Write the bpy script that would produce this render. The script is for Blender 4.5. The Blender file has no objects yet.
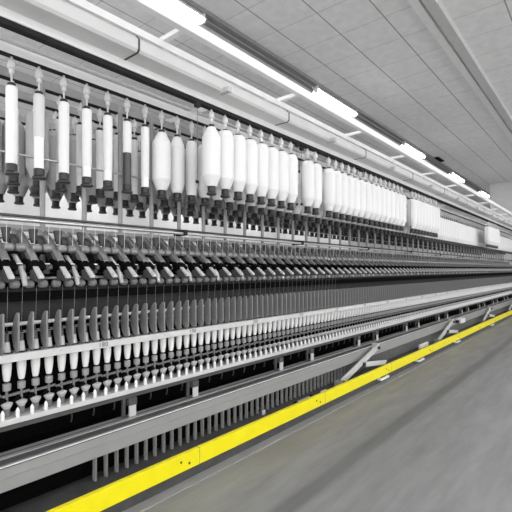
import bpy, math, random
from mathutils import Vector, Matrix
random.seed(7)
C = bpy.context.scene.collection
PI = math.pi

# ------------------------------------------------------------------ frame of reference
# X runs along the machine, Y is the distance from the camera line into the machine, Z is up.
F = 421.0                      # focal length in pixels of a 512 px wide picture
HOR = 269.0                    # row of the horizon
TH = math.atan(350.0 / F)      # the machine runs to a vanishing point 350 px right of centre
CT, ST = math.cos(TH), math.sin(TH)
H = 1.42                       # eye height

def hr(r, D):                  # height below the eye of a line of picture slope r lying D away
    return r * D / CT
def zr(r, D):
    return H - hr(r, D)
def sx(x, D):                  # distance along the machine of picture column x at depth D
    return (F * D / (CT * (606.0 - x)) - D * ST) / CT

# ------------------------------------------------------------------ materials
def new_mat(name):
    m = bpy.data.materials.new(name); m.use_nodes = True
    nt = m.node_tree
    return m, nt, nt.nodes['Principled BSDF']

def mat(name, v, rough=0.5, metal=0.0, spec=0.5, noise=0.0, nscale=30.0, bump=0.0, bscale=200.0):
    m, nt, b = new_mat(name)
    col = (v, v, v, 1) if not isinstance(v, tuple) else (*v, 1)
    b.inputs['Base Color'].default_value = col
    b.inputs['Roughness'].default_value = rough
    b.inputs['Metallic'].default_value = metal
    b.inputs['Specular IOR Level'].default_value = spec
    tc = nt.nodes.new('ShaderNodeTexCoord')
    if noise > 0:
        n = nt.nodes.new('ShaderNodeTexNoise'); n.inputs['Scale'].default_value = nscale
        n.inputs['Detail'].default_value = 4
        nt.links.new(tc.outputs['Object'], n.inputs['Vector'])
        mr = nt.nodes.new('ShaderNodeMapRange')
        mr.inputs['From Min'].default_value = 0.3; mr.inputs['From Max'].default_value = 0.7
        mr.inputs['To Min'].default_value = 1 - noise; mr.inputs['To Max'].default_value = 1 + noise
        nt.links.new(n.outputs['Fac'], mr.inputs['Value'])
        mx = nt.nodes.new('ShaderNodeVectorMath'); mx.operation = 'SCALE'
        mx.inputs[0].default_value = col[:3]
        nt.links.new(mr.outputs['Result'], mx.inputs['Scale'])
        nt.links.new(mx.outputs['Vector'], b.inputs['Base Color'])
    if bump > 0:
        n2 = nt.nodes.new('ShaderNodeTexNoise'); n2.inputs['Scale'].default_value = bscale
        nt.links.new(tc.outputs['Object'], n2.inputs['Vector'])
        bp = nt.nodes.new('ShaderNodeBump'); bp.inputs['Strength'].default_value = bump
        bp.inputs['Distance'].default_value = 0.002
        nt.links.new(n2.outputs['Fac'], bp.inputs['Height'])
        nt.links.new(bp.outputs['Normal'], b.inputs['Normal'])
    return m

def mat_roving(name, v, band=0.06):
    """Soft fibre wound round and round a tube: faint rings along the length."""
    m, nt, b = new_mat(name)
    b.inputs['Roughness'].default_value = 0.95
    b.inputs['Specular IOR Level'].default_value = 0.1
    tc = nt.nodes.new('ShaderNodeTexCoord')
    w = nt.nodes.new('ShaderNodeTexWave'); w.bands_direction = 'Z'
    w.inputs['Scale'].default_value = 60; w.inputs['Distortion'].default_value = 1.5
    w.inputs['Detail'].default_value = 2
    nt.links.new(tc.outputs['Object'], w.inputs['Vector'])
    mr = nt.nodes.new('ShaderNodeMapRange')
    mr.inputs['To Min'].default_value = v * (1 - band); mr.inputs['To Max'].default_value = min(v * (1 + band), 0.95)
    nt.links.new(w.outputs['Fac'], mr.inputs['Value'])
    nt.links.new(mr.outputs['Result'], b.inputs['Base Color'])
    bp = nt.nodes.new('ShaderNodeBump'); bp.inputs['Strength'].default_value = 0.25
    bp.inputs['Distance'].default_value = 0.002
    nt.links.new(w.outputs['Fac'], bp.inputs['Height']); nt.links.new(bp.outputs['Normal'], b.inputs['Normal'])
    return m

def mat_emit(name, v, strength):
    m, nt, b = new_mat(name)
    b.inputs['Base Color'].default_value = (v, v, v, 1)
    b.inputs['Emission Color'].default_value = (1, 1, 1, 1)
    b.inputs['Emission Strength'].default_value = strength
    return m

def mat_ceiling(name, v=0.62):
    m, nt, b = new_mat(name)
    b.inputs['Roughness'].default_value = 0.9
    tc = nt.nodes.new('ShaderNodeTexCoord')
    sp = nt.nodes.new('ShaderNodeSeparateXYZ'); nt.links.new(tc.outputs['Object'], sp.inputs[0])
    def line(sock, off, period, width):
        a = nt.nodes.new('ShaderNodeMath'); a.operation = 'SUBTRACT'; a.inputs[1].default_value = off - 100 * period
        nt.links.new(sock, a.inputs[0])
        d = nt.nodes.new('ShaderNodeMath'); d.operation = 'DIVIDE'; d.inputs[1].default_value = period
        nt.links.new(a.outputs[0], d.inputs[0])
        f = nt.nodes.new('ShaderNodeMath'); f.operation = 'FRACT'; nt.links.new(d.outputs[0], f.inputs[0])
        l = nt.nodes.new('ShaderNodeMath'); l.operation = 'LESS_THAN'; l.inputs[1].default_value = width / period
        nt.links.new(f.outputs[0], l.inputs[0])
        return l.outputs[0]
    ly = line(sp.outputs['Y'], 2.02, 0.578, 0.016)
    lx = line(sp.outputs['X'], 0.2, 0.578, 0.010)
    lxs = nt.nodes.new('ShaderNodeMath'); lxs.operation = 'MULTIPLY'; lxs.inputs[1].default_value = 0.6
    nt.links.new(lx, lxs.inputs[0])
    mx = nt.nodes.new('ShaderNodeMath'); mx.operation = 'MAXIMUM'
    nt.links.new(ly, mx.inputs[0]); nt.links.new(lxs.outputs[0], mx.inputs[1])
    n = nt.nodes.new('ShaderNodeTexNoise'); n.inputs['Scale'].default_value = 9; n.inputs['Detail'].default_value = 6
    nt.links.new(tc.outputs['Object'], n.inputs['Vector'])
    mr = nt.nodes.new('ShaderNodeMapRange')
    mr.inputs['From Min'].default_value = 0.3; mr.inputs['From Max'].default_value = 0.7
    mr.inputs['To Min'].default_value = v * 0.94; mr.inputs['To Max'].default_value = v * 1.06
    nt.links.new(n.outputs['Fac'], mr.inputs['Value'])
    k = nt.nodes.new('ShaderNodeMapRange'); k.inputs['To Min'].default_value = 1; k.inputs['To Max'].default_value = 0.42
    nt.links.new(mx.outputs[0], k.inputs['Value'])
    mu = nt.nodes.new('ShaderNodeMath'); mu.operation = 'MULTIPLY'
    nt.links.new(mr.outputs['Result'], mu.inputs[0]); nt.links.new(k.outputs['Result'], mu.inputs[1])
    nt.links.new(mu.outputs[0], b.inputs['Base Color'])
    return m

def mat_floor(name, v=0.2):
    m, nt, b = new_mat(name)
    b.inputs['Roughness'].default_value = 0.45
    b.inputs['Specular IOR Level'].default_value = 0.3
    tc = nt.nodes.new('ShaderNodeTexCoord')
    mp = nt.nodes.new('ShaderNodeMapping'); mp.inputs['Scale'].default_value = (0.5, 3.0, 1)
    nt.links.new(tc.outputs['Object'], mp.inputs['Vector'])
    n = nt.nodes.new('ShaderNodeTexNoise'); n.inputs['Scale'].default_value = 2.5; n.inputs['Detail'].default_value = 8
    n.inputs['Roughness'].default_value = 0.65
    nt.links.new(mp.outputs[0], n.inputs['Vector'])
    mr = nt.nodes.new('ShaderNodeMapRange')
    mr.inputs['From Min'].default_value = 0.3; mr.inputs['From Max'].default_value = 0.7
    mr.inputs['To Min'].default_value = v * 0.8; mr.inputs['To Max'].default_value = v * 1.2
    nt.links.new(n.outputs['Fac'], mr.inputs['Value'])
    # a darker band running along the aisle
    sp = nt.nodes.new('ShaderNodeSeparateXYZ'); nt.links.new(tc.outputs['Object'], sp.inputs[0])
    ad = nt.nodes.new('ShaderNodeMath'); ad.operation = 'SUBTRACT'; ad.inputs[1].default_value = 1.46
    nt.links.new(sp.outputs['Y'], ad.inputs[0])
    ab = nt.nodes.new('ShaderNodeMath'); ab.operation = 'ABSOLUTE'; nt.links.new(ad.outputs[0], ab.inputs[0])
    tr = nt.nodes.new('ShaderNodeMapRange'); tr.interpolation_type = 'SMOOTHSTEP'
    tr.inputs['From Min'].default_value = 0.03; tr.inputs['From Max'].default_value = 0.09
    tr.inputs['To Min'].default_value = 0.68; tr.inputs['To Max'].default_value = 1.0
    nt.links.new(ab.outputs[0], tr.inputs['Value'])
    mu = nt.nodes.new('ShaderNodeMath'); mu.operation = 'MULTIPLY'
    nt.links.new(mr.outputs['Result'], mu.inputs[0]); nt.links.new(tr.outputs['Result'], mu.inputs[1])
    nt.links.new(mu.outputs[0], b.inputs['Base Color'])
    return m

M = dict(
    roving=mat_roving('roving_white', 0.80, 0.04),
    roving_shaded=mat_roving('roving_white_shaded', 0.52, 0.05),  # white roving with the rear rows' shade put into its colour
    roving_grey=mat_roving('roving_pale', 0.66, 0.16),
    tube_white=mat('tube_white', 0.86, 0.45, noise=0.03),
    tube_dark=mat('tube_dark', 0.045, 0.35, noise=0.2),
    tube_grey=mat('tube_grey', 0.16, 0.4),
    cap=mat('cap_black', 0.014, 0.35, noise=0.3, nscale=60),
    plastic=mat('plastic_pale', 0.62, 0.35, noise=0.03),
    yarn=mat_roving('yarn_white', 0.78, 0.03),
    paint_white=mat('paint_white', 0.84, 0.4, noise=0.04, nscale=8),
    paint_rail=mat('paint_rail', 0.58, 0.4, noise=0.05, nscale=12),
    paint_light=mat('paint_light', 0.52, 0.45, noise=0.05, nscale=10),
    paint_mid=mat('paint_mid', 0.29, 0.45, noise=0.06, nscale=8),
    panel=mat('panel_grey', 0.30, 0.45, noise=0.04, nscale=6),
    paint_dark=mat('paint_dark', 0.075, 0.6, spec=0.3, noise=0.15, nscale=14),
    charcoal=mat('charcoal', 0.030, 0.8, spec=0.1, noise=0.15, nscale=14),
    black=mat('black', 0.005, 0.9, spec=0.03, noise=0.2),
    blade=mat('separator_grey', 0.23, 0.5, noise=0.08, nscale=40),
    steel=mat('steel', 0.55, 0.3, metal=0.9, noise=0.05),
    alu=mat('cast_aluminium', 0.25, 0.42, metal=0.4, noise=0.15, nscale=50),
    alu_light=mat('cover_light', 0.52, 0.35, noise=0.08, nscale=50),
    alu_dark=mat('cast_dark', 0.05, 0.45, metal=0.2, noise=0.25, nscale=50),
    rubber=mat('rubber_cot', 0.19, 0.6, noise=0.15, nscale=60),
    yellow=mat('yellow_paint', (0.87, 0.76, 0.0), 0.45, noise=0.03, nscale=10),
    ink=mat('ink', 0.03, 0.6),
    duct=mat('duct_white', 0.70, 0.4, noise=0.04, nscale=6),
    wall=mat('wall_paint', 0.75, 0.8, noise=0.04, nscale=3),
    ceiling=mat_ceiling('ceiling_tiles', 0.76),
    floor=mat_floor('floor_concrete', 0.24),
    lamp=mat_emit('lamp_tube', 0.9, 25.0),
    housing=mat('lamp_housing', 0.22, 0.5, noise=0.05),
)

# ------------------------------------------------------------------ mesh building
class MB:
    def __init__(self): self.v = []; self.f = []; self.sm = []; self.mi = []; self.m = 0
    def add(self, vs, fs, smooth=False):
        o = len(self.v); self.v += [tuple(p) for p in vs]
        for f in fs:
            self.f.append(tuple(i + o for i in f)); self.sm.append(smooth); self.mi.append(self.m)
        return self
    def box(self, x0, x1, y0, y1, z0, z1):
        return self.add([(x0,y0,z0),(x1,y0,z0),(x1,y1,z0),(x0,y1,z0),(x0,y0,z1),(x1,y0,z1),(x1,y1,z1),(x0,y1,z1)],
                        [(0,3,2,1),(4,5,6,7),(0,1,5,4),(1,2,6,5),(2,3,7,6),(3,0,4,7)])
    def lathe(self, prof, n=12, x=0, y=0, z=0, axis='Z', smooth=True):
        """prof: list of (radius, height) from bottom to top, closed with caps."""
        vs, fs = [], []
        if smooth:             # corners sharper than 22 degrees get two rings, so they shade crisply
            parts, cur = [], [prof[0]]
            for i in range(1, len(prof)):
                cur.append(prof[i])
                if i < len(prof)-1:
                    a1 = math.atan2(prof[i][1]-prof[i-1][1], prof[i][0]-prof[i-1][0])
                    a2 = math.atan2(prof[i+1][1]-prof[i][1], prof[i+1][0]-prof[i][0])
                    if abs(math.atan2(math.sin(a2-a1), math.cos(a2-a1))) > 0.30: parts.append(cur); cur = [prof[i]]
            parts.append(cur)
            if len(parts) > 1:
                for q in parts: self.lathe(q, n, x, y, z, axis, None)
                for (r, h), rev in ((prof[0], True), (prof[-1], False)):
                    c_ = []
                    for k in range(n):
                        a = 2*PI*k/n; c, s = r*math.cos(a), r*math.sin(a)
                        p = (c, s, h) if axis == 'Z' else ((h, c, s) if axis == 'X' else (s, h, c))
                        c_.append((p[0]+x, p[1]+y, p[2]+z))
                    self.add(c_, [tuple(reversed(range(n))) if rev else tuple(range(n))])
                return self
        for r, h in prof:
            for k in range(n):
                a = 2*PI*k/n; c, s = r*math.cos(a), r*math.sin(a)
                p = (c, s, h) if axis == 'Z' else ((h, c, s) if axis == 'X' else (s, h, c))
                vs.append((p[0]+x, p[1]+y, p[2]+z))
        for i in range(len(prof)-1):
            for k in range(n):
                k2 = (k+1) % n
                fs.append((i*n+k, i*n+k2, (i+1)*n+k2, (i+1)*n+k))
        self.add(vs, fs, smooth is None or smooth)
        if smooth is not None:
            self.add(vs[:n], [tuple(reversed(range(n)))]); self.add(vs[-n:], [tuple(range(n))])
        return self
    def prismX(self, poly, x0, x1):
        """polygon in (Y, Z), given counter-clockwise seen from +X, extruded along X."""
        n = len(poly)
        vs = [(x0, a, b) for a, b in poly] + [(x1, a, b) for a, b in poly]
        fs = [tuple(reversed(range(n))), tuple(range(n, 2*n))]
        fs += [(i, (i+1) % n, n+(i+1) % n, n+i) for i in range(n)]
        return self.add(vs, fs)
    def tube(self, pts, r, n=8, smooth=True):
        pts = [Vector(p) for p in pts]; vs, fs = [], []
        for i, p in enumerate(pts):
            d = (pts[min(i+1, len(pts)-1)] - pts[max(i-1, 0)]).normalized()
            u = d.cross(Vector((0,0,1)))
            if u.length < 1e-4: u = d.cross(Vector((0,1,0)))
            u.normalize(); w = d.cross(u)
            rr = r[i] if isinstance(r, (list, tuple)) else r
            for k in range(n):
                a = 2*PI*k/n; vs.append(p + rr*(math.cos(a)*u + math.sin(a)*w))
        for i in range(len(pts)-1):
            for k in range(n):
                k2 = (k+1) % n
                fs.append((i*n+k, (i+1)*n+k, (i+1)*n+k2, i*n+k2))
        self.add(vs, fs, smooth)
        self.add(vs[:n], [tuple(range(n))]); self.add(vs[-n:], [tuple(reversed(range(n)))])
        return self
    def bar(self, a, b, w, h, up=(0,0,1)):
        """box bar from a to b, w wide and h high."""
        a, b = Vector(a), Vector(b); d = (b-a).normalized(); s = d.cross(Vector(up)).normalized(); u = s.cross(d)
        vs = [p + s*i*w/2 + u*j*h/2 for p in (a, b) for i, j in ((-1,-1),(1,-1),(1,1),(-1,1))]
        return self.add(vs, [(0,3,2,1),(4,5,6,7),(0,1,5,4),(1,2,6,5),(2,3,7,6),(3,0,4,7)])
    def ring(self, R, r, z=0, n=16, k=6):
        vs, fs = [], []
        for i in range(n):
            a = 2*PI*i/n
            for j in range(k):
                b = 2*PI*j/k; q = R + r*math.cos(b)
                vs.append((q*math.cos(a), q*math.sin(a), z + r*math.sin(b)))
        for i in range(n):
            for j in range(k):
                fs.append((i*k+j, ((i+1)%n)*k+j, ((i+1)%n)*k+(j+1)%k, i*k+(j+1)%k))
        return self.add(vs, fs, True)
    def mesh(self, name, mats):
        me = bpy.data.meshes.new(name); me.from_pydata(self.v, [], self.f)
        for m in (mats if isinstance(mats, (list, tuple)) else [mats]): me.materials.append(m)
        me.polygons.foreach_set('use_smooth', self.sm); me.polygons.foreach_set('material_index', self.mi)
        me.update(); return me
    def build(self, name, mats, parent=None, loc=(0,0,0), bevel=0.0):
        o = bpy.data.objects.new(name, self.mesh(name, mats)); C.objects.link(o)
        o.location = loc
        if parent: o.parent = parent
        if bevel:
            b = o.modifiers.new('bevel', 'BEVEL'); b.width = bevel; b.segments = 2
            b.limit_method = 'ANGLE'; b.angle_limit = 0.7
        return o

def tag(o, label, cat, group=None, kind=None):
    o['label'] = label; o['category'] = cat
    if group: o['group'] = group
    if kind: o['kind'] = kind
    return o
def empty(name, loc, label, cat, group=None):
    o = bpy.data.objects.new(name, None); C.objects.link(o); o.location = loc; o.empty_display_size = 0.05
    return tag(o, label, cat, group)
def copy_tree(o, loc=None, parent=None):
    c = o.copy(); C.objects.link(c)
    if parent is not None: c.parent = parent
    if loc is not None: c.location = loc
    for ch in o.children: copy_tree(ch, None, c)
    return c
def struct(o): o['kind'] = 'structure'; return o

ORD = ['first','second','third','fourth','fifth','sixth','seventh','eighth','ninth','tenth','eleventh','twelfth',
       'thirteenth','fourteenth','fifteenth','sixteenth','seventeenth','eighteenth','nineteenth','twentieth']

# ------------------------------------------------------------------ the setting
X0, X1 = -3.0, 26.0
ZC = H + 3.0
struct(MB().box(X0, X1, -7, 12, -0.1, 0).build('floor', M['floor']))
struct(MB().box(X0, X1, -7, 12, ZC, ZC+0.1).build('ceiling', M['ceiling']))
struct(MB().box(X0, X1, 12, 12.1, 0, ZC).build('wall_left', M['wall']))
struct(MB().box(X1, X1+0.1, -7, 12.1, 0, ZC).build('wall_far', M['wall']))
b = MB().box(16.7, 17.0, -7, 3.15, H+1.75, ZC).build('trim_1', M['paint_light']); struct(b)
for i, (y0, y1, dz, m) in enumerate(((1.586, 1.680, 0.05, 'paint_white'), (1.42, 1.538, 0.09, 'paint_light'))):
    o = MB().box(X0, 16.7, y0, y1, ZC-dz, ZC).build('trim_%d' % (i+2), M[m]); struct(o)

# ceiling lamps: rows of fluorescent battens on a dark trunking
LY = 3.60
lamp_proto = None
def lamp_row(y, xs, where, far_label):
    global lamp_proto
    tr = MB().box(X0+1, X1-1, y-0.05, y+0.14, ZC-0.05, ZC)
    tr.box(X0+1, X1-1, y+0.03, y+0.06, ZC-0.075, ZC-0.05)
    o = tr.build('lamp_trunking', M['housing'], bevel=0.004)
    tag(o, where, 'lamp trunking')
    for i, x in enumerate(xs):
        if lamp_proto is None:
            r = empty('fluorescent_lamp', (x, y, ZC-0.05), '', 'lamp', 'ceiling tube lamps')
            MB().box(-0.70, 0.70, -0.03, 0.02, -0.03, 0.0).build('housing', M['housing'], r)
            MB().lathe([(0.012,-0.67),(0.030,-0.64),(0.038,-0.58),(0.038,0.58),(0.030,0.64),(0.012,0.67)], 14, 0, -0.01, -0.085, 'X').build('lamp_tube', M['lamp'], r)
            MB().prismX(list(reversed([(-0.03,-0.030),(-0.088,-0.096),(-0.091,-0.092),(-0.035,-0.022),(0.015,-0.022),(0.071,-0.092),(0.068,-0.096),(0.01,-0.030)])), -0.68, 0.68).build('light_shield', M['paint_white'], r)  # wings added to keep the tube's light off the ceiling
            for s in (-1, 1):
                MB().box(min(s*0.67, s*0.70), max(s*0.67, s*0.70), -0.04, 0.025, -0.11, 0.0).build('end_cap', M['plastic'], r)
            lamp_proto = r
        else:
            r = copy_tree(lamp_proto, (x, y, ZC-0.05))
        r['label'] = far_label(i)
NEARL = ['glowing ceiling tube lamp nearest the camera, above the creel',
         'glowing ceiling tube lamp, longest one visible above the white cleaner rail',
         'glowing ceiling tube lamp right after the longest one, before the dark ceiling vent',
         'glowing ceiling tube lamp just past the dark ceiling vent',
         'small glowing ceiling tube lamp left of the far bulkhead',
         'farthest tiny glowing ceiling tube lamp, tucked under the far bulkhead corner']
lamp_row(LY, [7.2-0.68+3.85*(k-1) for k in range(0, 6)], 'long dark grey lamp trunking on the ceiling along the machine',
         lambda i: NEARL[i])
for yy, ww, nn in ((-0.7, 'above the aisle', 5), (-4.2, 'above the next aisle', 5), (10.9, 'far behind the machine', 7)):  # extra lamp rows added as fill for the aisle side and rear wall
    lamp_row(yy, [-1.2+3.8*k for k in range(0, nn)], 'added dark grey lamp trunking on the ceiling ' + ww,
             lambda i: 'added ceiling fill lamp %s, %s along its row' % (ww, ORD[i]))
v = empty('ceiling_vent', (sx(438, 3.53), 3.53, ZC), 'dark square vent in the ceiling beside the lamp row', 'vent')
MB().box(-0.28, 0.28, -0.09, 0.09, -0.02, 0).build('vent_frame', M['charcoal'], v)
sl = MB()
for k in range(5): sl.box(-0.25, 0.25, -0.075+0.033*k, -0.06+0.033*k, -0.03, -0.02)
sl.build('slat', M['black'], v)

# ------------------------------------------------------------------ long machine members
S0, S1 = -0.4, 19.5
P = 0.0763                      # spindle spacing
SP0 = 1.215                     # spindle counted 0; the mark 180 belongs to spindle 3
YS = 2.55                       # spindle line
NI = range(-6, 214)

frame = empty('spinning_frame', (0, 2.6, 0), 'long grey and black body of the spinning machine along the hall', 'spinning machine')
def fpart(mb, name, m, bevel=0.0):
    return mb.build(name, m, frame, (0, -2.6, 0), bevel)
# base channel, plinth
fpart(MB().box(S0, S1, 2.17, 2.56, 0.0, 0.09), 'base_channel', M['paint_dark'], 0.004)
fpart(MB().box(S0, S1, 2.085, 2.165, 0.0, 0.008), 'floor_strip', M['paint_mid'])
fpart(MB().box(S0, S1, 2.56, 2.72, 0.0, 0.38), 'inner_light_block', M['black'])  # both black boxes added to block light and keep the gaps dark
fpart(MB().box(S0, S1, 2.76, 2.98, 0.0, 1.20), 'inner_light_block', M['black'])
# long front panel (hollow, open underneath)
lp = MB().prismX([(2.375, zr(.37,2.38)), (2.385, zr(.37,2.38)), (2.385, H-1.03), (2.56, H-1.03), (2.56, H-1.012), (2.379, H-1.012),(2.375,H-1.016)], S0, S1)
fpart(lp, 'front_panel', M['panel'])
fpart(MB().box(S0, S1, 2.384, 2.50, H-1.012, H-1.004), 'panel_shelf', M['paint_dark'])
fpart(MB().box(S0, S1, 2.44, 2.47, H-1.004, H-0.997), 'shelf_ridge', M['paint_mid'])
fpart(MB().box(S0, S1, 2.366, 2.374, zr(.3302,2.37), zr(.3288,2.37)), 'panel_lip', M['paint_white'])
fpart(MB().box(S0, S1, 2.372, 2.3745, zr(.350,2.37), zr(.3490,2.37)), 'panel_seam', M['paint_mid'])
fpart(MB().box(S0, S1, 2.372, 2.3747, zr(.3325,2.37), zr(.3308,2.37)), 'panel_groove', M['charcoal'])
# spindle rail
fpart(MB().box(S0, S1, 2.488, 2.62, H-0.848, H-0.8176), 'spindle_rail', M['paint_rail'], 0.003)
fpart(MB().box(S0, S1, 2.50, 2.61, H-0.878, H-0.848), 'rail_stiffener', M['paint_dark'])
# roller beam, lappet panel, rods
fpart(MB().box(S0, S1, 2.552, 2.75, H-0.183, H-0.132), 'roller_beam', M['black'])
fpart(MB().box(S0, S1, 2.585, 2.602, H-0.300, H-0.183), 'thread_board', M['charcoal'])
fpart(MB().lathe([(0.011,S0),(0.011,S1)], 10, 0, 2.572, H-0.312, 'X'), 'blade_rod', M['paint_white'])
fpart(MB().lathe([(0.004,S0),(0.004,S1)], 6, 0, 2.60, H-0.357, 'X'), 'ring_wire', M['paint_mid'])
fpart(MB().lathe([(0.016,S0),(0.016,S1)], 10, 0, 2.56, H-0.116, 'X'), 'front_roller', M['charcoal'])
fpart(MB().lathe([(0.012,S0),(0.012,S1)], 10, 0, 2.635, H-0.055, 'X'), 'middle_roller', M['steel'])
fpart(MB().lathe([(0.013,S0),(0.013,S1)], 10, 0, 2.80, H+0.195, 'X'), 'arm_bar', M['steel'])
fpart(MB().box(S0, S1, 2.66, 2.76, H-0.132, H-0.03), 'arm_bed', M['black'])
fpart(MB().box(S0, S1, 2.93, 2.95, H-0.22, H+0.165), 'back_board', M['charcoal'])
# brackets in pairs under the spindle rail
bx = []
for k in range(-1, 10):
    for d in (0.0, 0.57): bx.append(1.64 + 1.705*k + d)
for x in bx:
    if not 0.3 < x < 18.5: continue
    g = MB().box(x+0.0, x+0.062, 2.475, 2.53, H-0.930, H-0.878)
    g.box(x-0.035, x-0.012, 2.50, 2.52, H-1.0, H-0.878)
    g = fpart(g, 'bracket', M['paint_dark'], 0.003)
    q = MB().box(x-0.004, x+0.048, 2.468, 2.478, H-0.998, H-0.925)
    o = q.build('foot_plate', M['paint_light'], g)

# curved drive belts in the dark behind the brackets
db = MB(); pts = []
for k in range(9):
    a = -0.9 + 1.8*k/8; pts.append((0, 0.02 - 0.035*math.cos(a), 0.06*math.sin(a)))
db.tube(pts, 0.006, 6)
dme = db.mesh('drive_belt', M['paint_dark'])
i = 0; x = sx(208.5, 2.69) - 0.155*8
while x < 9.5:
    o = bpy.data.objects.new('drive_belt', dme); C.objects.link(o); o.location = (x, 2.69, H-0.95)
    tag(o, 'curved dark drive belt in the gap under the spindle rail', 'belt', 'drive belts under the spindle rail')
    i += 1; x += 0.155

# ------------------------------------------------------------------ ring rail with its number marks
rr = MB()
rr.box(S0, S1, 2.488, 2.497, zr(.157,2.488), zr(.144,2.488))
zt = zr(.144,2.488)
rr.box(S0, S1, 2.497, 2.522, zt-0.010, zt-0.001); rr.box(S0, S1, 2.582, 2.62, zt-0.010, zt-0.001)
for i in NI:
    x = SP0 + (i+0.5)*P
    rr.box(x-0.009, x+0.009, 2.522, 2.582, zt-0.010, zt-0.001)
ring_rail = rr.build('ring_rail', M['paint_rail'])
tag(ring_rail, 'long pale ring rail with black number marks below the grey separator blades', 'ring rail')
def text_mesh(txt, size):
    cu = bpy.data.curves.new('t', 'FONT'); cu.body = txt; cu.size = size; cu.align_x = 'CENTER'; cu.align_y = 'CENTER'
    cu.extrude = 0.0004; cu.space_character = 1.15
    t = bpy.data.objects.new('t', cu); C.objects.link(t)
    dg = bpy.context.evaluated_depsgraph_get(); me = bpy.data.meshes.new_from_object(t.evaluated_get(dg))
    bpy.data.objects.remove(t); return me
for k in range(0, 12):
    x = SP0 + (3+10*k)*P
    me = text_mesh(str(180+10*k), 0.040); me.materials.append(M['ink'])
    o = bpy.data.objects.new('number_mark', me); C.objects.link(o); o.parent = ring_rail
    o.rotation_euler = (PI/2, 0, 0); o.location = (x+0.012, 2.4875, (zr(.157,2.488)+zt)/2)
    o['label'] = 'number %d printed on the ring rail' % (180+10*k)
    h = MB().lathe([(0.003,0),(0.003,0.001)], 8, x-0.035-3*P, 2.487, (zr(.157,2.488)+zt)/2+0.004, 'Y').build('screw', M['ink'], ring_rail)
rg = MB().ring(0.0275, 0.004, 0, 16, 6).mesh('spinning_ring', M['cap'])
for i in list(NI)[:80]:
    o = bpy.data.objects.new('spinning_ring', rg); C.objects.link(o); o.parent = ring_rail
    o.location = (SP0+i*P, 2.552, zt+0.003)

# ------------------------------------------------------------------ spindles, cops, separator blades
LAB = 38
def by_mark(i):
    """words for spindle i by the printed mark it is nearest to (marks at 3, 13, 23, 33)."""
    k = min(3, max(0, round((i-3)/10))); d = i-(3+10*k); n = 180+10*k
    if d == 0: return 'directly at the number %d mark' % n
    return '%s %s of the number %d mark' % (ORD[abs(d)-1], 'right' if d > 0 else 'left', n)
def by_mark_half(i):           # things standing between spindle i and i+1
    k = min(3, max(0, round((i+0.5-3)/10))); d = i-(3+10*k); n = 180+10*k
    if d >= 0: return '%s right of the number %d mark' % (ORD[d], n)
    return '%s left of the number %d mark' % (ORD[-d-1], n)

tan = 10
def spindle_parts(n):
    w = MB().lathe([(0.014,-0.676),(0.0205,-0.672),(0.0215,-0.638),(0.019,-0.634)], n)
    b = MB().lathe([(0.0075,-0.745),(0.0075,-0.630)], 8)
    f = MB().lathe([(0.018,-0.772),(0.029,-0.752),(0.030,-0.744),(0.012,-0.738)], n)
    c = MB().lathe([(0.0175,-0.8176),(0.0175,-0.770)], n)
    k = MB().lathe([(0.011,-0.8176),(0.011,-0.785),(0.008,-0.776),(0.002,-0.766)], 10, -0.037, -0.045, 0)
    d = MB().bar((-0.03, 0.01, -0.757), (-0.012, 0.0, -0.717), 0.03, 0.016, (0,1,0))
    return [(w,'wharve','paint_mid'),(b,'shaft','tube_grey'),(f,'flared_cap','paint_light'),(c,'bolster','tube_grey'),(k,'brake_knob','paint_white'),(d,'spindle_clip','black')]
def join_mesh(parts, name):
    out = MB(); mats = []
    for mb, nm, m in parts:
        if M[m] not in mats: mats.append(M[m])
        o = len(out.v); out.v += mb.v; out.f += [tuple(i+o for i in f) for f in mb.f]; out.sm += mb.sm
        out.mi += [mats.index(M[m])]*len(mb.f)
    return out.mesh(name, mats)
def yarn_parts(n, yarn):
    y = MB().lathe([(0.013,-0.622),(0.0158,-0.618),(0.0205,-0.59),(0.0238,-0.555),(0.0245,-0.52),(0.0235,-0.485),(0.019,-0.45),(0.0135,-0.405)], n)
    t = MB().lathe([(0.0112,-0.405),(0.0102,-0.366)], n)
    k = MB().lathe([(0.0075,-0.366),(0.0082,-0.350),(0.004,-0.346)], 8)
    L = [(y,'yarn_package','yarn'),(t,'tube','tube_grey'),(k,'tip','cap')]
    if yarn: L.append((MB().tube([(0,0,-0.346),(0,-0.015,-0.095)], 0.00055, 4),'yarn','paint_light'))
    return L
sp_proto = cop_proto = None
sp_far = join_mesh(spindle_parts(7), 'spindle'); cop_far = join_mesh(yarn_parts(8, False), 'yarn_bobbin')
for i in NI:
    loc = (SP0+i*P, YS, H)
    near = i < 45
    if near:
        if sp_proto is None:
            s = empty('spindle', loc, '', 'spindle', 'spindles on the spindle rail')
            for mb, nm, m in spindle_parts(14): mb.build(nm, M[m], s)
            c = empty('yarn_bobbin', loc, '', 'bobbin', 'white yarn bobbins on the spindles')
            for mb, nm, m in yarn_parts(14, True): mb.build(nm, M[m], c)
            sp_proto, cop_proto = s, c
        else:
            s = copy_tree(sp_proto, loc); c = copy_tree(cop_proto, loc)
    else:
        s = bpy.data.objects.new('spindle', sp_far); c = bpy.data.objects.new('yarn_bobbin', cop_far)
        for o, cat, g in ((s,'spindle','spindles on the spindle rail'),(c,'bobbin','white yarn bobbins on the spindles')):
            C.objects.link(o); o.location = loc; tag(o, '', cat, g)
    if i <= LAB:
        c['label'] = 'white yarn bobbin through the ring rail, ' + by_mark(i)
        s['label'] = 'grey spindle foot with flared cap, ' + by_mark(i)
    else:
        c['label'] = 'white yarn bobbin in the far row beyond the number 210 mark'; c['group'] = 'far white yarn bobbins'
        s['label'] = 'grey spindle foot in the far row beyond the number 210 mark'; s['group'] = 'far spindles'

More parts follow.
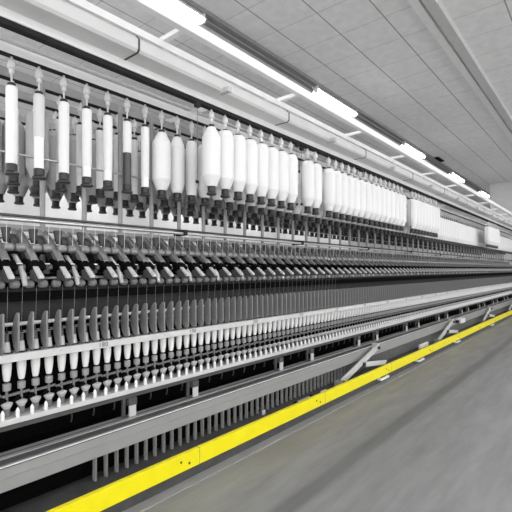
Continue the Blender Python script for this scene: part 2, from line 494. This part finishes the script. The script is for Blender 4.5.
# separator blades between the spindles
yt, zt0, zb0 = 2.475, H-0.241, H-0.4585
hb = zt0-zb0
prof = [(0.002,0.03),(0.008,0.0),(0.024,0.0),(0.034,0.03),(0.052,0.12),(0.068,0.26),(0.082,0.42),(0.088,0.56),(0.082,0.70),(0.068,0.85),(0.054,0.94),(0.040,0.985),(0.024,1.0),(0.008,0.98),(0.0,0.92)]
bl = MB().prismX(list(reversed([(a, zt0-H-t*hb) for a, t in prof])), -0.0045, 0.0045)
bl_me = bl.mesh('separator_blade', M['blade'])
for i in NI:
    o = bpy.data.objects.new('separator_blade', bl_me); C.objects.link(o); o.location = (SP0+(i+0.45)*P, yt, H)
    if i <= LAB: tag(o, 'grey separator blade above the ring rail, ' + by_mark_half(i), 'separator blade', 'separator blades')
    else: tag(o, 'grey separator blade in the far row beyond the number 210 mark', 'separator blade', 'far separator blades')

# balloon rings: thin wire rings about each thread
br_me = MB().ring(0.026, 0.0014, 0, 18, 4).bar((0,0.026,0),(0,0.052,0),0.004,0.002).mesh('balloon_ring', M['paint_light'])
for i in NI:
    if i > 70: break
    o = bpy.data.objects.new('balloon_ring', br_me); C.objects.link(o); o.location = (SP0+i*P, YS, H-0.357)
    if i <= LAB: tag(o, 'thin wire ring round the bobbin tip, ' + by_mark(i), 'wire ring', 'balloon rings')
    else: tag(o, 'thin wire ring in the far row beyond the number 210 mark', 'wire ring', 'far balloon rings')

# tension levers, one to two spindles
tl = None
for j, i in enumerate(range(-6, 150, 2)):
    loc = (SP0+(i+0.2)*P, 2.605, H-0.8176)
    if tl is None:
        tl = empty('tension_lever', loc, '', 'lever', 'tension levers')
        MB().bar((-0.025,0,0.098),(0.125,0,0.108),0.014,0.013).build('lever_bar', M['paint_mid'], tl)
        MB().lathe([(0.006,0),(0.006,0.095)],8,0.0,0,0).build('post', M['charcoal'], tl)
        MB().lathe([(0.017,0.055),(0.019,0.06),(0.019,0.09),(0.017,0.095)],12,0.10,0,0).build('pulley', M['black'], tl)
        o = tl
    else: o = copy_tree(tl, loc)
    if i <= LAB: o['label'] = 'grey tension lever between the spindles, ' + by_mark(i)
    else: o['label'] = 'grey tension lever in the far row beyond the number 210 mark'; o['group'] = 'far tension levers'

# pegs hanging below the front panel
pg = MB().lathe([(0.011,0),(0.013,0.02),(0.013,0.19),(0.009,0.2)], 10); pg.box(-0.006,0.006,-0.018,-0.010,0.0,0.21)
pg_me = pg.mesh('conveyor_peg', M['paint_mid'])
for n, i in enumerate(range(2, 214)):
    o = bpy.data.objects.new('conveyor_peg', pg_me); C.objects.link(o); o.location = (SP0+i*P+0.02, 2.475, 0.09)
    if n >= 55: tag(o, 'grey upright peg under the front panel, in the far run beyond the first scissor arm', 'peg', 'far conveyor pegs')
    else: tag(o, 'grey upright peg under the front panel, in the run before the first scissor arm', 'peg', 'near conveyor pegs')

# ------------------------------------------------------------------ drafting arms, one to two spindles
arm = None
def roller(x, y, z, r, l): 
    return MB().lathe([(0.4*r,-l/2-0.004),(0.8*r,-l/2),(r,-l*0.3),(r,l*0.3),(0.8*r,l/2),(0.4*r,l/2+0.004)], 14, x, y, z, 'X')
AR0 = 1.205
def build_arm(loc):
    r = empty('drafting_arm', loc, '', 'drafting arm', 'drafting arms')
    # body: a dark casting sloping from the back bar down to the rollers
    body = MB().prismX(list(reversed([(0.27,0.20),(0.29,0.225),(0.14,0.125),(0.05,0.03),(0.0,-0.005),(0.02,-0.04),(0.09,-0.01),(0.17,0.09)])), -0.016, 0.016)
    body.build('arm_body', M['alu_dark'], r, bevel=0.003)
    # lever: two bright flanks with a web
    lv = MB()
    for s in (-1, 1):
        lv.prismX(list(reversed([(0.30,0.215),(0.29,0.245),(0.255,0.25),(0.16,0.178),(0.03,0.07),(0.0,0.035),(0.01,0.02),(0.05,0.045),(0.18,0.155)])), s*0.019-0.0025, s*0.019+0.0025)
    lv.prismX(list(reversed([(0.26,0.232),(0.26,0.238),(0.02,0.06),(0.02,0.052)])), -0.019, 0.019)
    lv.build('lever', M['alu'], r, bevel=0.001)
    # pale cover at the front
    cv = MB().prismX(list(reversed([(-0.034,0.004),(-0.026,0.012),(-0.036,0.016),(-0.112,-0.040),(-0.112,-0.054),(-0.100,-0.054)])), -0.031, -0.001)
    cv.build('front_cover', M['alu_light'], r, bevel=0.003)
    ck = MB().prismX(list(reversed([(0.0,0.0),(-0.030,0.002),(-0.100,-0.054),(-0.09,-0.072),(0.0,-0.055)])), -0.034, 0.001)
    ck.build('cover_cheek', M['paint_dark'], r)
    hs = MB().prismX(list(reversed([(0.085,0.062),(0.02,0.052),(-0.028,0.022),(-0.034,-0.002),(0.06,-0.02),(0.09,0.03)])), -0.040, 0.046)
    hs.build('arm_housing', M['black'], r, bevel=0.004)
    for s in (-1, 1):
        roller(s*0.045, 0.105, 0.125, 0.026, 0.052).build('cradle', M['alu'], r)
        roller(s*0.043, 0.055, 0.010, 0.017, 0.034).build('top_roller', M['alu'], r)
        roller(s*P/2, -0.002, -0.086, 0.023, 0.044).build('top_roller', M['rubber'], r)
        MB().tube([(s*0.034,0.10,0.285),(s*0.036,0.108,0.15)], 0.0013, 5).build('roving_strand', M['paint_white'], r)
    MB().lathe([(0.009,-0.02),(0.009,0.02)], 10, 0.066, 0.082, 0.095, 'X').build('knob', M['black'], r)
    bxm = MB().box(0.055, 0.092, 0.03, 0.075, -0.03, 0.028); bxm.build('clearer_box', M['paint_dark'], r, bevel=0.004)
    MB().box(0.055, 0.092, 0.026, 0.035, 0.028, 0.034).build('clearer_highlight', M['paint_white'], r)  # white strip painting a highlight along the top of the box
    fn = MB().lathe([(0.013,0.0),(0.018,0.02),(0.021,0.045),(0.026,0.07),(0.027,0.085)], 12, 0.062, 0.19, 0.16)
    fn.build('roving_funnel', M['paint_dark'], r)
    MB().prismX(list(reversed([(0.245,0.215),(0.19,0.175),(0.19,0.115),(0.25,0.175)])), -0.062, -0.024).build('guard_plate', M['paint_dark'], r)
    MB().prismX(list(reversed([(0.20,0.165),(0.12,0.10),(0.06,0.03),(0.10,0.02),(0.18,0.10)])), 0.024, 0.030).build('guard_plate', M['alu'], r)
    return r
def join_tree(o, name):
    out = MB(); mats = []
    for ch in o.children:
        me = ch.data; m = me.materials[0]
        if m not in mats: mats.append(m)
        k = len(out.v); out.v += [tuple(v.co) for v in me.vertices]
        for p in me.polygons:
            out.f.append(tuple(i+k for i in p.vertices)); out.sm.append(p.use_smooth); out.mi.append(mats.index(m))
    return out.mesh(name, mats)
arm_far = None
for j in range(-3, 108):
    loc = (AR0+j*2*P, 2.52, H)
    if arm is None: arm = build_arm(loc); o = arm; arm_far = join_tree(arm, 'drafting_arm')
    elif j < 24: o = copy_tree(arm, loc)
    else:
        o = bpy.data.objects.new('drafting_arm', arm_far); C.objects.link(o); o.location = loc; tag(o, '', 'drafting arm', 'drafting arms')
    if j <= 16: o['label'] = 'grey drafting arm above the bobbin ' + by_mark(2*j)
    else: o['label'] = 'small grey drafting arm in the far run beyond the number 210 mark'; o['group'] = 'far drafting arms'

# suction tubes, one to four spindles
st = MB().tube([(0,0.16,0.085),(0,0.08,0.02),(0,0.01,-0.055),(0,-0.005,-0.105)], [0.013,0.015,0.017,0.012], 12)
st_me = st.mesh('suction_tube', M['paint_light'])
for j in range(0, 40):
    o = bpy.data.objects.new('suction_tube', st_me); C.objects.link(o)
    o.location = (AR0-2*P*1.45+j*4*P, 2.50, H+0.01)
    i = round((o.location.x-SP0)/P)
    if i <= 34: tag(o, 'pale bent suction tube above the bobbin ' + by_mark(i), 'tube', 'suction tubes')
    else: tag(o, 'pale bent suction tube in the far run beyond the number 210 mark', 'tube', 'far suction tubes')

# ------------------------------------------------------------------ the creel
creel = empty('bobbin_creel', (0, 2.8, H), 'tall steel creel of posts, rails and rods carrying the roving bobbins', 'creel')
def cpart(mb, name, m, bevel=0.0): return mb.build(name, m, creel, (0, -2.8, -H), bevel)
HRAIL = 1.225
YA, YB, YC, YD, YE = 2.64, 2.33, 2.97, 3.28, 3.79
SB_A_END = sx(206, YA)
for k in range(0, 58):
    x = 0.95 + 0.29*k
    cpart(MB().lathe([(0.017,1.20),(0.017,H+HRAIL+0.02)], 12, x, 2.87, 0), 'post', M['paint_mid'])
# rails: front one dark-bottomed, the others pale
cpart(MB().box(S0, S1, YB-0.022, YB+0.026, H+HRAIL, H+HRAIL+0.028), 'hanger_rail', M['charcoal'])
cpart(MB().box(S0, S1, YB-0.030, YB+0.030, H+HRAIL+0.028, H+HRAIL+0.078), 'hanger_rail', M['paint_white'], 0.003)
for y in (YA, YC, YD, YE):
    cpart(MB().box(S0, S1, y-0.022, y+0.022, H+HRAIL, H+HRAIL+0.006), 'hanger_rail', M['charcoal'])
    cpart(MB().box(S0, S1, y-0.026, y+0.022, H+HRAIL+0.006, H+HRAIL+(0.058 if y == YA else 0.065)), 'hanger_rail', M['paint_white' if y == YA else 'paint_mid'], 0.002)
for k in range(-1, 12):
    x = 2.42 + 1.705*k
    c = MB().box(x-0.02, x+0.02, YB-0.04, YD+0.1, H+HRAIL+0.076, H+HRAIL+0.12)
    cpart(c, 'crossbar', M['paint_light'], 0.003)
cpart(MB().lathe([(0.008,S0),(0.008,S1)], 8, 0, 2.47, H+1.235, 'X'), 'rod', M['plastic'])
cpart(MB().lathe([(0.0075,S0),(0.0075,S1)], 8, 0, 2.835, zr(-.195,2.835), 'X'), 'rod', M['steel'])
cpart(MB().lathe([(0.012,S0),(0.012,S1)], 10, 0, 2.62, zr(-.0838,2.62), 'X'), 'rod', M['steel'])
cpart(MB().lathe([(0.009,S0),(0.009,S1)], 8, 0, 2.72, zr(-.0905,2.72), 'X'), 'rod', M['paint_dark'])
cpart(MB().box(S0, S1, 2.84, 2.90, zr(-.066,2.84), zr(-.0755,2.84)), 'tray', M['paint_mid'], 0.003)
for k in range(0, 12):
    x = sx(182, 2.65) + 1.705*(k-1)
    cpart(MB().box(x-0.018, x+0.018, 2.60, 2.735, zr(-.084,2.62)-0.016, zr(-.084,2.62)+0.03), 'clamp', M['charcoal'], 0.003)

# roving bobbins -------------------------------------------------------------
def cap_base():
    return MB().lathe([(0.030,0.0),(0.0385,0.004),(0.0395,0.014),(0.033,0.020),(0.031,0.024),(0.031,0.062),(0.028,0.066)], 18)
def cap_top(z): return MB().lathe([(0.0225,z-0.004),(0.0235,z+0.016),(0.021,z+0.020),(0.010,z+0.022)], 14)
def bobbin_proto(kind, L, fibre='roving'):
    """L: overall length from base cap to top cap."""
    zt = L-0.02; z0 = 0.066
    if kind in ('full','cone','mid','slim'):
        R = {'full':0.0715,'cone':0.0715,'mid':0.060,'slim':0.049}[kind]
        top = [(R,zt-0.045),(R*0.78,zt-0.006),(R*0.70,zt)] if kind in ('full','slim') else [(R,zt-0.082),(0.032,zt-0.004),(0.026,zt)]
        body = [(0.039,z0),(R,z0+0.080)] + top
        return [(MB().lathe(body, 26),'roving',fibre),(cap_base(),'base_cap','cap'),(cap_top(zt),'top_cap','cap')]
    R = 0.0305
    if kind == 'bare':
        return [(MB().lathe([(0.026,z0),(0.0275,zt-0.004),(0.024,zt)],18),'tube','tube_white'),(cap_base(),'base_cap','cap'),(cap_top(zt),'top_cap','cap')]
    fr = {'wound':0.0,'half':0.42,'foot':0.16,'dark':0.5}[kind]
    zs = z0 + fr*(zt-z0)
    L_ = [(MB().lathe([(R*0.94,zs),(R,zs+0.008),(R*1.02,zt-0.01),(R*0.9,zt)],18),'roving','roving_grey' if kind in ('half',) else 'roving'),
          (cap_base(),'base_cap','cap'),(cap_top(zt),'top_cap','cap')]
    if fr > 0: L_.insert(1, (MB().lathe([(0.0275 if kind != 'dark' else 0.029,z0),(0.0275 if kind != 'dark' else 0.029,zs)],18),'tube','tube_dark' if kind == 'dark' else 'tube_white'))
    return L_
PROT, FARM = {}, {}
def place_bobbin(kind, L, loc, label, group, near=True, fibre='roving'):
    key = (kind, round(L,3), fibre)
    if near:
        if key not in PROT:
            o = empty('roving_bobbin', loc, label, 'roving bobbin', group)
            for mb, nm, m in bobbin_proto(kind, L, fibre): mb.build(nm, M[m], o)
            PROT[key] = o
        else: o = copy_tree(PROT[key], loc)
    else:
        if key not in FARM: FARM[key] = join_mesh(bobbin_proto(kind, L, fibre), 'roving_bobbin')
        o = bpy.data.objects.new('roving_bobbin', FARM[key]); C.objects.link(o); o.location = loc
    tag(o, label, 'roving bobbin', group); o.rotation_euler.z = random.uniform(0, 6.28)
    return o
HP, HF = {}, {}
def hanger_parts(l):           # from the rail (z=0) down to the bobbin's top cap
    st = MB().lathe([(0.006,-l),(0.006,0)], 8)
    be = MB().lathe([(0.010,-0.100),(0.014,-0.096),(0.015,-0.072),(0.0225,-0.068),(0.0235,-0.050),(0.019,-0.028),(0.010,-0.012),(0.0065,-0.004)], 12)
    return [(st,'stem','plastic'),(be,'bell','plastic')]
def place_hanger(x, y, ztop, label, group, near=True):
    l = round(H+HRAIL-ztop, 3)
    if near:
        if l not in HP:
            o = empty('bobbin_hanger', (x,y,H+HRAIL), label, 'hanger', group)
            for mb, nm, m in hanger_parts(l): mb.build(nm, M[m], o)
            HP[l] = o
        else: o = copy_tree(HP[l], (x,y,H+HRAIL))
    else:
        if l not in HF: HF[l] = join_mesh(hanger_parts(l), 'bobbin_hanger')
        o = bpy.data.objects.new('bobbin_hanger', HF[l]); C.objects.link(o); o.location = (x,y,H+HRAIL)
    tag(o, label, 'hanger', group)

rows = dict(A=(YA,-.1575,-.3125), B=(YB,-.1870,-.3660), C=(YC,-.1405,-.2780), D=(YD,-.1270,-.2530), E=(YE,-.1100,-.2190))
def row_z(rw):
    y, rb, rt = rows[rw]
    return y, zr(rb,y), zr(rt,y)
PA = 0.1526
# second row: nearly spent bobbins at the left, then filling up
y, zb, ztp = row_z('A'); L = ztp-zb
Akind = {-4:'wound',-3:'half',-2:'wound',-1:'foot',0:'foot',1:'dark',2:'foot',3:'cone',4:'mid',5:'slim'}
Alab = {-4:'slim white roving bobbin cut by the left edge of the picture',
        -3:'slim roving bobbin with greyish windings above a bare white tube, second from left',
        -2:'slim evenly wound white roving bobbin, third from left',
        -1:'slim white roving bobbin, third left of the half dark one',
        0:'slim white roving bobbin with bare foot, immediately left of the half dark one',
        1:'roving bobbin whose lower half is a bare dark tube',
        2:'slim white roving bobbin between the half dark one and the first fat one',
        3:'first fat white roving bobbin from the left, in the second row',
        4:'medium white roving bobbin right beside the first fat one',
        5:'thinner white roving bobbin behind the hanging cord, just left of the front row'}
Alab[-1] = 'slim white roving bobbin second to the left of the half dark one'
for k in range(-5, 108):
    x = 1.578 + PA*k; kind = Akind.get(k, 'full')
    if k < -4: continue
    lab = Alab.get(k); grp = 'second row roving bobbins'
    if lab is None:
        if k < 41: lab, grp = 'fat white roving bobbin in the second row, mostly hidden behind the front row', 'second row bobbins behind the front row'
        elif k < 70: lab, grp = 'distant white second row roving bobbin in the long gap of the front row', 'second row bobbins in the far gap'
        else: lab, grp = 'very distant white roving bobbin at the far end of the second row', 'second row bobbins at the far end'
    place_bobbin(kind, L, (x,y,zb), lab, grp, k < 30)
    hl = 'pale bell-shaped hanger above the ' + ('spent ' if k < 3 else '') + 'second row roving bobbin'
    if k <= 5: hl = 'pale second row bell hanger, ' + (('%s left of the one over the half dark bobbin' % ORD[-k]) if k < 1 else ('over the half dark bobbin' if k == 1 else '%s right of the one over the half dark bobbin' % ORD[k-2]))
    else: hl = 'pale bell hanger in the second row behind the front row bobbins'
    place_hanger(x, y, ztp, hl, 'second row hangers' if k <= 5 else 'hidden second row hangers', k < 30)
# front row: clusters with gaps
y, zb, ztp = row_z('B'); L = ztp-zb; PB = 0.1505
def clusters():
    yield 'first', [2.268+PB*k for k in range(8)]
    yield 'second', [3.62+PB*k for k in range(2)]
    yield 'third', [4.045+PB*k for k in range(6)]
    yield 'fourth', [4.965+PB*k for k in range(9)]
    yield 'fifth', [6.61+PB*k for k in range(9)]
    yield 'sixth', [12.05+PB*k for k in range(9)]
for nm, xs in clusters():
    for j, x in enumerate(xs):
        if nm in ('first','second','third'):
            lab = 'fat white front row roving bobbin, %s from left in the %s cluster' % (ORD[j], nm); grp = 'front row roving bobbins'
            hl = 'pale bell hanger of the front row, %s from left above the %s cluster' % (ORD[j], nm); hg = 'front row hangers'
        else:
            lab = 'fat white front row roving bobbin in the %s cluster from the left' % nm; grp = '%s front row cluster' % nm
            hl = 'small pale bell hanger of the front row above the %s cluster' % nm; hg = '%s cluster hangers' % nm
        place_bobbin('cone' if nm == 'first' and j == 0 else 'full', L, (x,y,zb), lab, grp, x < 6.4)
        place_hanger(x, y, ztp, hl, hg, x < 6.4)
# third and fourth rows seen between and below the others
y, zb, ztp = row_z('C'); L = ztp-zb
Ck = ['bare','wound','full','bare','foot','full','wound']
for k in range(-5, 50):
    x = 1.709 + PA*k; kind = 'bare' if k == 0 else ('wound' if k == 1 else Ck[(k+5) % 7] if k < 4 else 'full')
    if k <= 5:
        w = 'slim pale' if kind != 'full' else 'fat shaded'
        lab = '%s roving bobbin in the third row, %s' % (w, ('%s left of the rod-crossed pair' % ORD[-k-1]) if k < 0 else '%s right from the tall slim pair' % ORD[k]); grp = 'third row roving bobbins'
    else: lab, grp = 'roving bobbin of the third row, only its black base showing below the nearer rows', 'hidden third row bobbins'
    place_bobbin(kind, L, (x,y,zb), lab, grp, k < 12, 'roving_shaded' if kind == 'full' else 'roving')
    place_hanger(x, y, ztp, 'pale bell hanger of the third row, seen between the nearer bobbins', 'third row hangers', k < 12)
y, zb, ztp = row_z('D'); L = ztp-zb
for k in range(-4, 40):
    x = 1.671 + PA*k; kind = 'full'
    place_bobbin(kind, L, (x,y,zb), 'fat shaded roving bobbin of the rearmost row, behind the slim ones', 'rear row bobbins', k < 8, 'roving_shaded')
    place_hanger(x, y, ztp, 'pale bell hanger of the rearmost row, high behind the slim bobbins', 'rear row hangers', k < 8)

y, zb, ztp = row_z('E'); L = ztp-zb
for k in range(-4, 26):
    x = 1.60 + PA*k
    place_bobbin('full', L, (x,y,zb), 'fat shaded roving bobbin in the deepest row, farthest behind the slim ones', 'deepest row bobbins', k < 8, 'roving_shaded')
    place_hanger(x, y, ztp, 'pale bell hanger of the deepest row, farthest behind the slim bobbins', 'deepest row hangers', k < 8)

# the many small ones farther along the three rear rows, beyond those built one by one
fb, fh = MB(), MB()
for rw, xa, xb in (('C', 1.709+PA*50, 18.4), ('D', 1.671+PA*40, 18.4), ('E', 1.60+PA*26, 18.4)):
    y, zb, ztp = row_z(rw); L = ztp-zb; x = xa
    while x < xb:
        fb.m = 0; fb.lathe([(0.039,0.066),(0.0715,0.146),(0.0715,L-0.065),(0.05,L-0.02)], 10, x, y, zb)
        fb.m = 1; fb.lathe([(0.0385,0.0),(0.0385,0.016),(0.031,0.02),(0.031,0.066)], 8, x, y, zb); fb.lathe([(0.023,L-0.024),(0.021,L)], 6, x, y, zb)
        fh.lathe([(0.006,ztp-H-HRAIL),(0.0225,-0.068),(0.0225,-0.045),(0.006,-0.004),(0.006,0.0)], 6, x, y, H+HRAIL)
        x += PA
o = fb.build('roving_bobbin', [M['roving_shaded'], M['cap']]); tag(o, 'remaining small roving bobbins far along the rear rows', 'roving bobbins', None, 'stuff')
o = fh.build('bobbin_hanger', M['plastic']); tag(o, 'remaining small bell hangers far along the rear rows', 'hangers', None, 'stuff')

# pull cords with a black ball, one at each gap of the front row
cords = [(197.3,180,'leftmost, beside the front row bobbins'),(297,203,'left one of the two in the second gap'),(301.6,203,'right one of the two in the second gap'),
         (361,216.5,'in the thin gap after the third cluster'),(410.6,226,'in the wide gap after the fourth cluster'),(487,252,'farthest, before the last cluster')]
for x_, y_, w in cords:
    Y = YB-0.02 if x_ < 297.5 or x_ > 302 else YB+0.02
    s = sx(x_, Y); z = zr((y_-HOR)/(606-x_), Y)
    o = empty('pull_cord', (s, Y, H+HRAIL), 'thin cord with a small black ball, ' + w, 'cord', 'pull cords with black balls')
    MB().tube([(0,0,0.0),(0,0,z-H-HRAIL)], 0.0022, 6).build('cord', M['tube_grey'], o)
    MB().lathe([(0.003,-0.014),(0.011,-0.009),(0.0145,0.0),(0.011,0.009),(0.003,0.014)], 12, 0,0,z-H-HRAIL-0.012).build('ball', M['cap'], o)
    MB().box(-0.02,0.02,-0.015,0.015,-0.035,0.0).build('cord_clip', M['charcoal'], o)

# ------------------------------------------------------------------ overhead duct and cleaner rail
duct = MB().prismX(list(reversed([(2.335,H+1.300),(2.165,H+1.300),(2.15,H+1.315),(2.15,H+1.375),(2.175,H+1.400),(2.335,H+1.40)])), S0, S1).build('overhead_duct', M['duct'])
tag(duct, 'long white box duct running above the front row of roving bobbins', 'duct')
for k in range(0, 12):
    x = 3.04 + 1.55*(k-1)
    if x > 18: break
    MB().prismX(list(reversed([(2.335,H+1.297),(2.163,H+1.297),(2.147,H+1.313),(2.147,H+1.377),(2.173,H+1.403),(2.335,H+1.403)])), x-0.006, x+0.006).build('joint', M['paint_dark'], duct)
    MB().box(x+0.72, x+0.76, 2.10, 2.20, H+1.290, H+1.325).build('clip', M['paint_light'], duct)
cr = empty('cleaner_rail', (0, 1.93, H+1.45), 'bright white rail held on cross struts in front of the ceiling lamps', 'rail')
MB().box(S0, S1, -0.02, 0.03, -0.027, 0.038).build('rail_beam', M['paint_white'], cr, bevel=0.006)
MB().box(S0, S1, 0.235, 0.275, -0.040, 0.005).build('rail_beam', M['paint_white'], cr, bevel=0.004)
for k in range(0, 14):
    x = 2.95 + 1.25*(k-1)
    MB().box(x-0.02, x+0.02, 0.03, 0.275, 0.006, 0.035).build('cross_strut', M['paint_white'], cr, bevel=0.003)
    MB().box(x-0.018, x+0.018, 0.24, 0.27, -0.052, -0.040).build('strut_foot', M['paint_light'], cr)

# ------------------------------------------------------------------ yellow doffing beam with scissor arms
yb0, yb1 = zr(.480,2.12), zr(.4395,2.12)
beam = empty('doffing_beam', (0, 2.12, 0), 'bright yellow beam running low along the foot of the machine', 'beam')
MB().box(S0, S1, 0, 0.035, yb0, yb1).build('beam_bar', M['yellow'], beam, bevel=0.003)
for x in [3.45+1.66*(k-2) for k in range(0, 11)]:
    for dx, dz in ((0, 0.012), (0.07, -0.016)):
        MB().lathe([(0.008,-0.003),(0.008,0.002)], 10, x+dx, 0, (yb0+yb1)/2+dz, 'Y').build('bolt', M['ink'], beam)
    MB().box(x+0.16, x+0.163, -0.001, 0.036, yb0-0.001, yb1+0.001).build('joint', M['tube_grey'], beam)
for x in (5.02, 6.36, 8.4, 11.5, 14.6):
    f = MB().box(x-0.10, x+0.14, -0.02, 0.04, yb0-0.040, yb0-0.016)
    f.build('beam_foot', M['paint_white'], beam, bevel=0.003)
    MB().box(x-0.04, x+0.08, 0.0, 0.05, yb0-0.016, yb0).build('foot_mount', M['paint_dark'], beam)

scissor = None
WH = ['first and largest, near the middle of the yellow beam','second along the yellow beam, beside the white sensor box','third along the yellow beam, small and far','fourth and farthest along the yellow beam']
for k in range(4):
    loc = (4.22+3.53*k, 2.27, 0)
    if scissor is None:
        sc = empty('scissor_arm', loc, '', 'scissor arm', 'scissor arms')
        a, b_, m_, e = (0,0,zr(.428,2.27)), (1.05,0.045,zr(.343,2.31)), (0.58,0.02,zr(.390,2.29)), (1.17,-0.015,zr(.418,2.27))
        MB().bar(a, b_, 0.022, 0.068).build('long_link', M['paint_rail'], sc, bevel=0.003)
        MB().bar((m_[0],m_[1]-0.035,m_[2]), (e[0],e[1]-0.015,e[2]), 0.02, 0.058).build('short_link', M['paint_rail'], sc, bevel=0.003)
        for p, rr_ in ((a,0.022),(m_,0.02),(b_,0.02),(e,0.018)):
            MB().lathe([(rr_,-0.045),(rr_,0.02)], 12, p[0], p[1], p[2], 'Y').build('pivot', M['paint_dark'], sc)
        MB().box(-0.055,0.035,-0.03,0.06,0.09,0.175).build('pivot_block', M['paint_mid'], sc, bevel=0.004)
        MB().box(1.02,1.10,0.028,0.105,0.36,0.44).build('top_bracket', M['paint_light'], sc, bevel=0.004)
        MB().box(1.12,1.28,-0.04,0.06,0.09,0.13).build('slide_block', M['paint_dark'], sc, bevel=0.004)
        scissor = sc; o = sc
    else: o = copy_tree(scissor, loc)
    o['label'] = 'white folding scissor arm, ' + WH[k]

# small fittings on the base channel
o = MB().box(-0.015,0.02,0,0.012,0,0.04).build('reflector_tab', M['paint_white'], loc=(3.0, 2.40, 0.09)); tag(o, 'tiny white tab on the base channel where the yellow beam leaves the picture', 'tab')
sk = empty('sensor_bracket', (3.52, 2.28, 0.09), 'pale bracket with black knobs behind the yellow beam, left of the scissor arm', 'bracket')
MB().box(-0.10,0.12,0,0.05,0,0.035).build('plate', M['paint_light'], sk, bevel=0.003)
for x in (-0.13, 0.15): MB().lathe([(0.028,0),(0.03,0.02),(0.018,0.04)],12,x,0.03,0).build('knob', M['black'], sk)
o = MB().box(-0.05,0.05,0,0.05,0,0.035).build('sensor_block', M['paint_white'], loc=(3.92, 2.28, 0.09), bevel=0.004); tag(o, 'small white block just left of the first scissor arm', 'block')
wb = empty('guide_bracket', (6.95, 2.28, 0.09), 'white cross bracket lying behind the yellow beam between the scissor arms', 'bracket')
MB().box(-0.10,0.30,0,0.03,0.05,0.115).build('bracket_plate', M['paint_white'], wb, bevel=0.003)
MB().box(-0.35,0.25,-0.03,0.02,0,0.02).build('slide', M['paint_light'], wb, bevel=0.003)
for x in (-0.06, 0.22): MB().box(x,x+0.04,0,0.05,0.0,0.05).build('leg', M['paint_mid'], wb)
sb = empty('sensor_box', (9.46, 2.372, zr(.352,2.36)), 'white sensor box fixed on the front panel at the second scissor arm', 'sensor box')
MB().box(-0.16,0.16,-0.10,0,-0.035,0.055).build('housing', M['paint_white'], sb, bevel=0.006)
MB().box(-0.22,-0.16,-0.06,0,-0.02,0.03).build('plug', M['charcoal'], sb)

# ------------------------------------------------------------------ camera, world fill light added through the open sides, exposure
cd = bpy.data.cameras.new('camera'); cam = bpy.data.objects.new('camera', cd); C.objects.link(cam)
cam.location = (0, 0, H); cam.rotation_euler = (PI/2, 0, TH - PI/2)
cd.sensor_width = 36.0; cd.lens = F/512.0*36.0; cd.shift_y = (HOR-256.0)/512.0
cd.clip_start = 0.05; cd.clip_end = 100
bpy.context.scene.camera = cam
w = bpy.data.worlds.new('world'); bpy.context.scene.world = w; w.use_nodes = True
w.node_tree.nodes['Background'].inputs['Color'].default_value = (1, 1, 1, 1)
w.node_tree.nodes['Background'].inputs['Strength'].default_value = 0.78
vs = bpy.context.scene.view_settings
vs.view_transform = 'Standard'; vs.look = 'None'; vs.gamma = 1; vs.exposure = 1.52
vs.use_curve_mapping = False
